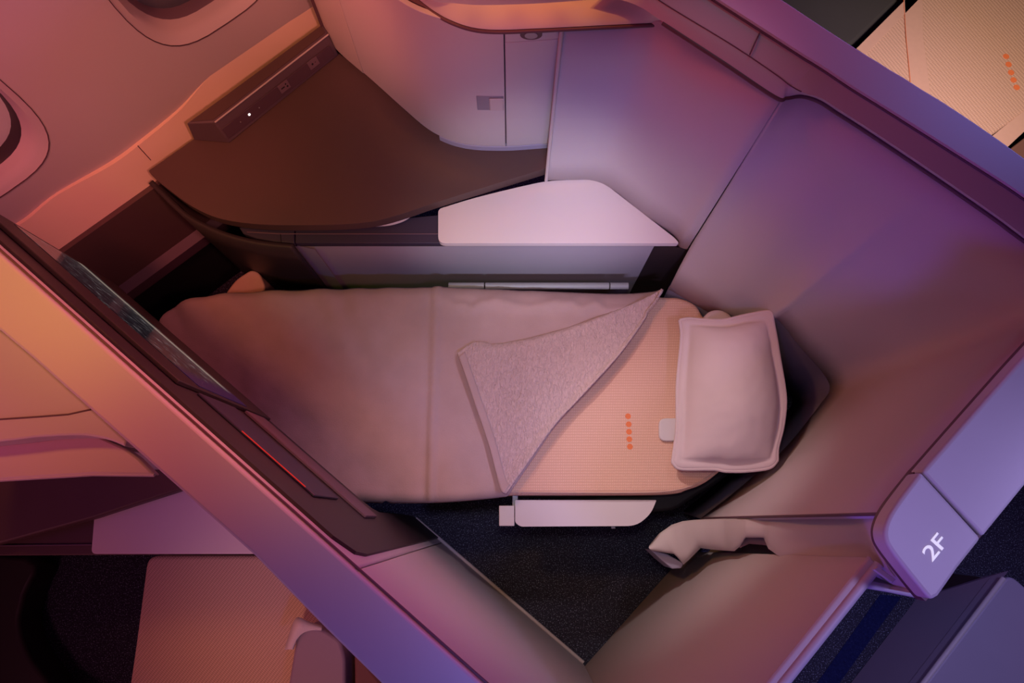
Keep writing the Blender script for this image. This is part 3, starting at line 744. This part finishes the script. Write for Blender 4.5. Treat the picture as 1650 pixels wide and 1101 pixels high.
# patch: left = hem edge (A corner -> C corner), right = short edge at the far tip, top = upper edge, bottom = fold line
rows = coons(A_, B_, C_, [A_[-1], B_[-1].lerp(A_[-1], .5), B_[-1]], 110, 70)
nv, nu = len(rows), len(rows[0])
for j, row in enumerate(rows):
    v = j / (nv - 1)
    for i, p in enumerate(row):
        u = i / (nu - 1)
        m_ = noise.noise(Vector((p.x * 120, p.y * 60, .7))); n1 = noise.noise(Vector((p.x * 9, p.y * 9, 5)))
        h = .0016 * m_ * (1 if u > .06 else .1) + .004 * n1
        h += .010 * math.exp(-((1 - v) / .07) ** 2)                       # fold stands up along the crease
        h -= .010 * math.exp(-(v / .03) ** 2) * (1 if u > .1 else .3)
        h += .007 * math.exp(-(u / .025) ** 2)
        p.z += h
loft('turned_corner', rows, FLEECE, bl, 3.0, .008, flip=0)['label'] = 'pale fleecy underside'
hem_r = [[p + Vector((0, 0, .0055)) for p in row[:5]] for row in rows[2:-1]]
loft('hem', hem_r, BLANKET, bl, 3.0, .003, flip=0)
tube('fold_roll', [p + Vector((-.006, .005, .008)) for p in resample(crt, 60)[3:-2]], .006, FLEECE, bl, 8)

# ------------------------------------------------------------------ pillow
ZP = ZB + .055
pl_ = [(1095, 517), (1098, 540), (1095, 580), (1092, 620), (1091, 660), (1090, 700), (1084, 745)]
pb_ = [(1084, 745), (1092, 754), (1110, 756), (1150, 756), (1168, 759), (1200, 759), (1238, 754), (1251, 742)]
pr_ = [(1243, 507), (1249, 540), (1255, 580), (1262, 620), (1264, 650), (1260, 690), (1252, 722), (1251, 742)]
pt_ = [(1095, 517), (1110, 514), (1135, 516), (1165, 517), (1200, 509), (1235, 503), (1243, 507)]
def zpil(x, y):
    u = max(0, min(1, (x - 1088) / 160)); v = max(0, min(1, (y - 507) / 240))
    return ZB + .048 + u * (.135 * (1 - v) + .045 * v)
pat = lambda L: cr([at(x, y, zpil(x, y)) for x, y in L], 5)
rows = coons(pat(pt_), pat(pb_), pat(pl_), pat(pr_), 56, 80)
pi = thing('pillow', 'pale pink flanged pillow at the head of the bed', 'pillow')
topr, botr = [], []
nv, nu = len(rows), len(rows[0])
FLG = .075
def bulge(u, v):
    if not (.085 < u < .915 and .05 < v < .95): return -.1
    a, b = (u - .085) / .83, (v - .05) / .90
    return math.sin(math.pi * a ** .92) ** .62 * math.sin(math.pi * b) ** .42
for j, row in enumerate(rows):
    v = j / (nv - 1); ra, rb = [], []
    for i, p in enumerate(row):
        u = i / (nu - 1); b = bulge(u, v)
        n1 = noise.noise(Vector((p.x * 12, p.y * 12, 1))); n2 = noise.noise(Vector((p.x * 40, p.y * 40, 4)))
        edge = min(min(u, 1 - u) / .085, min(v, 1 - v) / .05)
        if b < 0: zt_ = .006 + .006 * n1 * (1 - min(edge, 1)) + .003 * math.sin(min(edge, 1) * math.pi); zb_ = zt_ - .008
        else: zt_ = .004 + .085 * b + .004 * n1 + .0015 * n2; zb_ = -.002 - .045 * b
        ra.append(p + Vector((0, 0, zt_))); rb.append(p + Vector((0, 0, zb_)))
    topr.append(ra); botr.append(rb)
vv = [p for r in topr for p in r] + [p for r in botr for p in r]; nT = nv * nu; ff = []
for j in range(nv - 1):
    for i in range(nu - 1):
        a = j * nu + i; ff.append((a, a + 1, a + nu + 1, a + nu)); ff.append((nT + a, nT + a + nu, nT + a + nu + 1, nT + a + 1))
for i in range(nu - 1):
    ff.append((i, i + 1, nT + i + 1, nT + i)); a = (nv - 1) * nu + i; ff.append((a, a + 1, nT + a + 1, nT + a))
for j in range(nv - 1):
    a = j * nu; ff.append((a, a + nu, nT + a + nu, nT + a)); a += nu - 1; ff.append((a, a + nu, nT + a + nu, nT + a))
link('pillow_body', vv, ff, PILLOW, pi, 1.3)
loop = []
for j, i in [(0, i) for i in range(nu)] + [(j, nu - 1) for j in range(1, nv)] + [(nv - 1, i) for i in range(nu - 2, -1, -1)] + [(j, 0) for j in range(nv - 2, -1, -1)]:
    loop.append(topr[j][i] + Vector((0, 0, -.004)))
tube('edge_binding', loop, .0055, PILLOW, pi, 8)

# small pad at the foot of the bed
fp = prism('foot_cushion', rounded(W2([(362, 474), (380, 450), (405, 434), (418, 440), (428, 464), (420, 482), (370, 486)], .39), .02), .0, .39, PLAINSEAT, None, .015, 3)
tag(fp, 'small dim peach cushion corner beside the foot of the bed under the console', 'cushion')

# ------------------------------------------------------------------ neighbouring suite, lower left
nc = thing('storage_cabinet', 'top of the next suite\'s storage cabinet with an orange lit ledge below the divider', 'cabinet')
ntop = [(-260, 420), (-200, 385), (0, 545), (50, 587), (100, 632), (150, 676), (196, 717)]
nlow = cr([(205, 722), (180, 711), (150, 704), (120, 702), (60, 705), (0, 712), (-260, 738)], 5)
ntop = [(x + 9, y - 7) if x > -100 else (x, y) for x, y in ntop]
nt = [at(p[0], p[1], 1.272).xy for p in [Vector(q) for q in ntop]] + [at(p[0], p[1], 1.272).xy for p in [Vector(q) for q in nlow[1:]]]
prism('top_panel', nt, 1.225, 1.272, CAPM, nc, .006, 3)
tube('seam', [at(*p, 1.2725) for p in ((-260, 700), (0, 676), (60, 672), (110, 668), (146, 660))], .0016, GASKET, nc, 6)
nled = W2([(200, 722), (222, 738), (249, 765), (150, 764), (0, 773), (-260, 795), (-260, 722), (0, 700), (130, 690)], 1.224)
prism('ledge', nled, 1.20, 1.224, SHELL_B, nc, .004, 2)
tube('ledge_edge', [at(-260, 795, 1.218), at(0, 773, 1.218), at(150, 764, 1.218), at(249, 765, 1.218)], .004, CAPM, nc, 6)
ncar = W2([(-260, 700), (0, 690), (300, 690), (330, 720), (190, 728), (-260, 745)], .80)
prism('carcass', [p for p in W2([(-260, 690), (150, 690), (180, 722), (150, 724), (0, 728), (-260, 745)], 1.199)], .722, 1.199, SHELL, nc, .002)
n2_ = thing('side_console', 'dark brown side console of the next suite, partly behind the wide divider', 'console')
nco = [Vector(p) for p in [(-260, 690), (350, 690), (392, 738), (398, 752), (292, 789), (220, 812), (150, 835), (0, 876), (-200, 925)]]
prism('tabletop', [at(p.x, p.y, .72).xy for p in nco], .684, .72, BROWN, n2_, .005, 2)
prism('body', [at(p.x, p.y, .72).xy for p in [Vector(q) for q in [(-240, 705), (330, 705), (340, 730), (200, 768), (0, 820), (-200, 858)]]], .0, .682, DARK, n2_, .004)
n3 = thing('armrest_cabinet', 'low armrest cabinet of the next suite with its pink lit lid above the peach seat', 'cabinet')
nl = rounded(W2([(152, 833), (300, 787), (440, 745), (545, 855), (560, 893), (164, 893), (147, 893)], .680), [.008, .01, .02, .02, .005, .005, .025])
prism('lid', nl, .655, .680, CREAM, n3, .007, 3)
prism('deck', W2([(-260, 872), (0, 846), (152, 822), (440, 780), (560, 880), (560, 893), (150, 895), (-260, 897)], .653), .60, .653, BROWN, n3, .003)
prism('side_panel', W2([(-200, 884), (555, 880), (555, 892), (-200, 894)], .64), .05, .60, GREY, n3, .002)
tube('deck_line', [at(-260, 882, .655), at(148, 878, .655)], .002, PLUM, n3, 6)
n4 = thing('lounge_seat', 'peach ribbed seat of the next suite at the bottom left', 'seat')
nseat = rounded(W2([(237, 896), (600, 896), (690, 1000), (760, 1300), (175, 1300), (210, 1101)], .48), [.03, .02, .02, .02, .02, .3])
prism('seat_cushion', nseat, .36, .48, SEAT3, n4, .012, 3)
prism('seat_base', [at(p[0], p[1], .36).xy for p in [(270, 905), (600, 905), (680, 1000), (720, 1250), (240, 1250)]], .05, .36, BLACK, n4, .004)
bol = rounded(W2([(478, 1024), (492, 1010), (520, 1014), (548, 1032), (556, 1060), (556, 1250), (440, 1250)], .60), .012)
prism('side_bolster', bol, .482, .60, mat('plum_bolster', (.27, .18, .24), .6), n4, .012, 3)
col_ = cr([(461, 1047), (469, 1020), (479, 996), (494, 1002), (518, 1012)], 6); col2 = cr([(473, 1047), (479, 1032), (489, 1021), (502, 1017), (518, 1017)], 6)
loft('bolster_collar', [[at(p[0], p[1], .595) for p in col_], [at(p[0], p[1], .606) for p in col2]], PILLOW, n4, 1.0, .006)
prism('seat_back', W2([(570, 1042), (600, 1080), (650, 1140), (660, 1300), (574, 1300)], .60), .482, .60, mat('maroon_cloth', (.16, .06, .055), .8), n4, .01)
n5 = prism('foot_tub', [at(p[0], p[1], .12).xy for p in [Vector(q) for q in cr([(-200, 899), (40, 899), (38, 960), (30, 1005), (45, 1055), (80, 1105), (120, 1180), (-200, 1300)], 4)]], .0, .12, DARK, None, .012, 3)
tag(n5, 'dark floor tub of the next suite in the bottom left corner', 'floor tub')

# ------------------------------------------------------------------ suite beyond the shell, upper right
q1 = thing('lounge_seat', 'peach ribbed seat with orange dots behind the shell at upper right', 'seat')
sq = rounded(W2([(1300, 165), (1387, 84), (1472, 0), (1580, -110), (1900, -110), (1900, 60), (1655, 178), (1560, 245), (1400, 300)], .50), .012)
prism('seat_cushion', sq, .38, .50, SEAT2, q1, .012, 3)
wl_ = W2([(1452, -120), (1486, -120), (1488, 60), (1497, 130), (1506, 200), (1476, 200), (1466, 130), (1460, 60)], .503)
prism('plain_band', wl_, .499, .503, PLAINSEAT, q1, .001)
tube('band_stitch', [at(*p, .5035) for p in ((1452, -60), (1460, 60), (1467, 130), (1476, 200))], .0008, ORANGE, q1, 6)
prism('edge_band', W2([(1588, 228), (1660, 170), (1760, 110), (1772, 128), (1672, 192), (1612, 248)], .504), .499, .504, PLAINSEAT, q1, .001)
prism('edge_band', W2([(1380, 78), (1466, -8), (1480, 0), (1395, 88)], .503), .499, .503, PLAINSEAT, q1, .001)
EM = [discgeo(at(a, b, .50) + Vector((0, 0, -.0008)), Vector((0, 0, 1)), .0105, .002, 8) for a, b in ((1621, 91), (1625, 104), (1629, 117), (1633, 129), (1638, 141))]
v, f = merge(EM); e2 = link('emblem', v, f, ORANGE, q1); e2['label'] = 'slanting row of five orange dots'
bb = thing('foot_console', 'dark grey glossy console at the top edge beside the ribbed peach seat', 'console')
prism('console_top', rounded(W2([(1200, -90), (1460, -90), (1455, -6), (1372, 74), (1260, 90)], .46), .03), .40, .46, CHARCOAL, bb, .015, 3)
prism('console_base', W2([(1215, -80), (1450, -80), (1445, -10), (1365, 66), (1270, 80)], .44), .0, .40, BLACK, bb, .004)
fr = prism('seat_side_panel', W2([(1612, 252), (1680, 200), (1900, 80), (1900, 180), (1720, 300)], .44), .0, .44, mat('brown_side', (.20, .10, .08), .6), None, .006)
tag(fr, 'brown side panel below the ribbed seat at the right edge', 'seat panel')

# ------------------------------------------------------------------ across the aisle
xa_ = thing('aisle_cabinet', 'dark slate low cabinet with a pale edge across the aisle', 'cabinet')
def rb(t0, t1, z0, z1, m, nm): pass
lowq = [at(1476, 964, .0), at(1545, 946, .0), at(1640, 921, .0), at(1900, 1000, .0), at(1700, 1500, .0), at(1215, 1300, .0)]
topz = .33
tA, tB = at(1622, 924, topz), at(1487, 1101, topz); tu = (tB - tA).normalized()
tC = tA + tu * .75
bA, bB = at(1540, 947, .0), at(1475, 966, .0); bC = at(1370, 1101, .0); bu_ = (bC - bB).normalized(); bD = bB + bu_ * .75
link('sloping_side', [bB + Vector((0, 0, .004)), bD + Vector((0, 0, .004)), tC, tA - tu * .01, bB + Vector((.14, .05, .004))], [(0, 1, 2, 3), (0, 3, 4)], BLUEISH, xa_, .4)
tu_n = Vector((-tu.y, tu.x, 0)); tu_n = tu_n if tu_n.x > 0 else -tu_n
prism('top_panel', rounded([tA.xy, (tA + tu_n * .5).xy, (tC + tu_n * .5).xy, tC.xy], [.03, .01, .01, .01]), topz - .06, topz + .012, BLUEISH, xa_, .012, 4)
tube('pale_edge', [tA + tu * .02 + Vector((0, 0, .004)), tC + Vector((0, 0, .004))], .008, CAPM, xa_, 8)
prism('base', [(tA + tu_n * .03).xy, (tA + tu_n * .48).xy, (tC + tu_n * .48).xy, (tC + tu_n * .03).xy], .0, topz - .06, DARK, xa_, .003)

# ------------------------------------------------------------------ keep neighbours clear of the divider, furniture clear of the sidewall
def descend(o):
    for c in o.children:
        yield c; yield from descend(c)
for root in (nc, n2_, n3, n4):
    for o in descend(root):
        if o.type == 'MESH':
            for v_ in o.data.vertices:
                d = (v_.co.xy - fa).dot(FN) + .089
                if d > 0 and v_.co.z < 1.30: v_.co.x -= FN.x * d; v_.co.y -= FN.y * d
for root in (cab, con, pw):
    for o in descend(root):
        if o.type == 'MESH':
            for v_ in o.data.vertices:
                d = (v_.co - WP(0, 0, 0)).dot(ON) + .008
                if d > 0: v_.co -= ON * d

# ------------------------------------------------------------------ lights: reading and aisle lamps, the rest unseen added fills and washes
def area(name, loc, target, e, col, sx, sy=None):
    l = bpy.data.lights.new(name, 'AREA'); l.energy = e; l.color = col; l.shape = 'RECTANGLE'; l.size = sx; l.size_y = sy or sx
    o = bpy.data.objects.new(name, l); COL.objects.link(o); o.location = loc
    o.rotation_euler = (Vector(target) - Vector(loc)).to_track_quat('-Z', 'Y').to_euler(); return o
def spot(name, loc, target, e, col, ang, blend, r):
    l = bpy.data.lights.new(name, 'SPOT'); l.energy = e; l.color = col; l.spot_size = math.radians(ang); l.spot_blend = blend; l.shadow_soft_size = r
    o = bpy.data.objects.new(name, l); COL.objects.link(o); o.location = loc
    o.rotation_euler = (Vector(target) - Vector(loc)).to_track_quat('-Z', 'Y').to_euler(); return o
w = bpy.data.worlds.new('cabin_glow'); SC.world = w; w.use_nodes = True
w.node_tree.nodes['Background'].inputs[0].default_value = (.02, .008, .012, 1)
spot('amber_ledge_wash', (-1.2, 0.4, 2.0), (0, 1.2, 1.25), 14.000, (1.0, 0.115, 0.11), 44, 1, 0.08)
for lx in (-.17, -.08, .01, .10, .19): spot('ledge_fill', (lx, 1.055, 1.76), (lx, 1.095, 1.25), 3.0, (1, .36, .08), 29, .5, .01)  # row of spots added in mid-air to turn the ledge orange
spot('violet_bed_fill', (0.1, -0.5, 1.95), (0.3, 0.6, 0.6), 9.176, (0.38, 0.292, 1.0), 70, 1, 0.06)  # unseen violet fill added for the bed and panels
spot('overhead_reading_light', (0.0, 0.15, 2.48), (0.2, 0.4, 0.5), 25.075, (1.0, 0.92, 0.9), 44, 1, 0.06)
spot('violet_aisle_light', (1.2, -0.2, 2.6), (0.7, -0.1, 1.3), 39.960, (0.506, 0.423, 1.0), 50, 1, 0.1)
spot('aisle_cabinet_wash', (0.9, 0.2, 2.7), (1.35, -0.5, 0.2), 68.104, (0.546, 0.469, 1.0), 40, 1, 0.06)
spot('blue_divider_fill', (0.25, -0.9, 2.4), (-0.12, -0.32, 1.33), 23.478, (0.114, 0.231, 1.0), 36, 1, 0.08)  # added to tint the lower end of the divider cap blue
spot('wing_wash', (-0.3, 1.1, 1.9), (0.55, 0.0, 0.35), 47.884, (1.0, 0.84, 0.84), 30, 1, 0.05)
spot('console_wash', (-0.9, 0.0, 2.5), (-0.62, 0.9, 0.72), 9.395, (0.782, 1.0, 0.0), 40, 1, 0.08)
spot('next_seat_fill', (-0.6, -0.9, 2.2), (-0.42, -0.35, 0.48), 32.019, (1.0, 0.45, 0.3), 40, 1, 0.06)  # added to brighten the neighbouring seat
spot('amber_cap_fill', (-1.2, 0.55, 2.3), (-0.95, 0.38, 1.33), 18.416, (1.0, 0.353, 0.069), 50, 1, 0.08)  # added to warm the upper end of the divider cap
spot('amber_suite_fill', (-1.5, -0.1, 2.4), (-0.8, 0.3, 1.3), 18.738, (1.0, 0.144, 0.078), 40, 1, 0.08)  # unseen amber fill added on the divider's far side
area('mood_fill', (-1.4, 0.0, 1.7),(0, 1.2, 1.1), 0.509, (0.519, 0.0, 1.0), 0.3)  # added low fill that tints the cabinet fronts
spot('cabinet_top_fill', (0, 1.05, 1.6), (0.35, 0.25, 0.5), 3.086, (1.0, 0.099, 0.0), 90, 1, 0.05)  # fill added above the cabinet, no lamp stands there
spot('warm_bed_fill', (-0.6, 0.6, 2.2), (0.3, 0.2, 0.5), 23.440, (1.0, 0.488, 0.175), 60, 1, 0.06)  # warm fill added towards the bed, no bin lamp stands there
spot('rear_suite_light', (1.25,1.05,1.3), at(1560,60,.5), 33.239, (1.0, 0.715, 0.519), 110, .9, .05)
spot('blue_shell_fill', (-0.1, -1.3, 1.6), (1.0, 0.6, 1.1), 27.285, (0.186, 0.083, 1.0), 36, 1, 0.1)  # added to tint the upper shell blue
area('low_shell_fill', (-1.6, -1.0, 1.6),(0.6, 0.6, 1.1), 4.873, (1.0, 0.266, 0.423), 0.4)  # unseen low fill added for the shell faces
area('rear_divider_fill', (1.5, 1.3, 1.6),(-0.3, 0.0, 1.1), 6.319, (0.19, 0.275, 1.0), 0.4)  # unseen fill added from behind the shell for the divider face
spot('sidewall_lower_wash', (0.3, -0.1, 2.4), (-0.8, 1.2, 0.75), 59.582, (1.0, 0.315, 0.286), 46, 1, 0.08)  # this wash and those below are unseen, added to colour single surfaces
spot('cabinet_rose_wash', (-1.0, 0.3, 1.95), (-0.4, 1.38, 1.0), 55.136, (1.0, 0.253, 0.176), 32, 1, 0.06)
spot('lower_wall_wash', (-0.9, 0.3, 2.5), (-1.05, 1.03, 0.75), 52.696, (1.0, 0.2, 0.162), 34, 1, 0.06)
spot('divider_wash', (0.9, 1.3, 1.9), (-0.5, 0.1, 1.2), 37.952, (1.0, 0.002, 0.278), 50, 1, 0.08)
spot('divider_base_wash', (0.6, 0.9, 2.2), (-0.2, -0.15, 0.35), 27.889, (1.0, 0.75, 0.85), 40, 1, 0.08)
spot('divider_top_wash', (0.9, 1.3, 1.9), (-0.75, 0.3, 1.25), 119.154, (1.0, 0.254, 0.116), 36, 1, 0.08)
spot('cabinet_wash', (0.0, -0.5, 2.0), (0.0, 1.0, 0.75), 19.572, (0.0, 0.307, 1.0), 34, 1, 0.06)
spot('panel_wash', (0.3, -0.5, 2.0), (0.3, 0.93, 0.75), 21.433, (0.458, 0.235, 1.0), 30, 1, 0.06)
spot('cabinet_low_wash', (0, -0.5, 2.0), (0.05, 0.95, 0.55), 54.610, (1.0, 0.95, 1.0), 26, 1, 0.06)
spot('panel_low_wash', (0.3, -0.5, 2.0), (0.3, 0.9, 0.55), 16.205, (1.0, 0.95, 1.0), 24, 1, 0.06)
spot('rose_door_wash', (-0.9, 1.0, 1.95), (0.5, -0.3, 0.8), 6.713, (1.0, 0.0, 0.425), 40, 1, 0.06)
spot('divider_low_wash', (0.5, 1.2, 1.9), (-0.2, 0, 0.6), 4.789, (0.0, 0.665, 1.0), 60, 1, 0.08)
spot('rose_shell_wash', (-0.2, 1.1, 2.2), (0.9, 0.55, 0.9), 8.562, (1.0, 0.136, 0.083), 40, 1, 0.08)
area('rose_cabin_fill', (0.6, 1.8, 1.6),(-0.3, 0, 1), 2.502, (1.0, 0.0, 0.0), 0.4)  # unseen red fill added from the top side
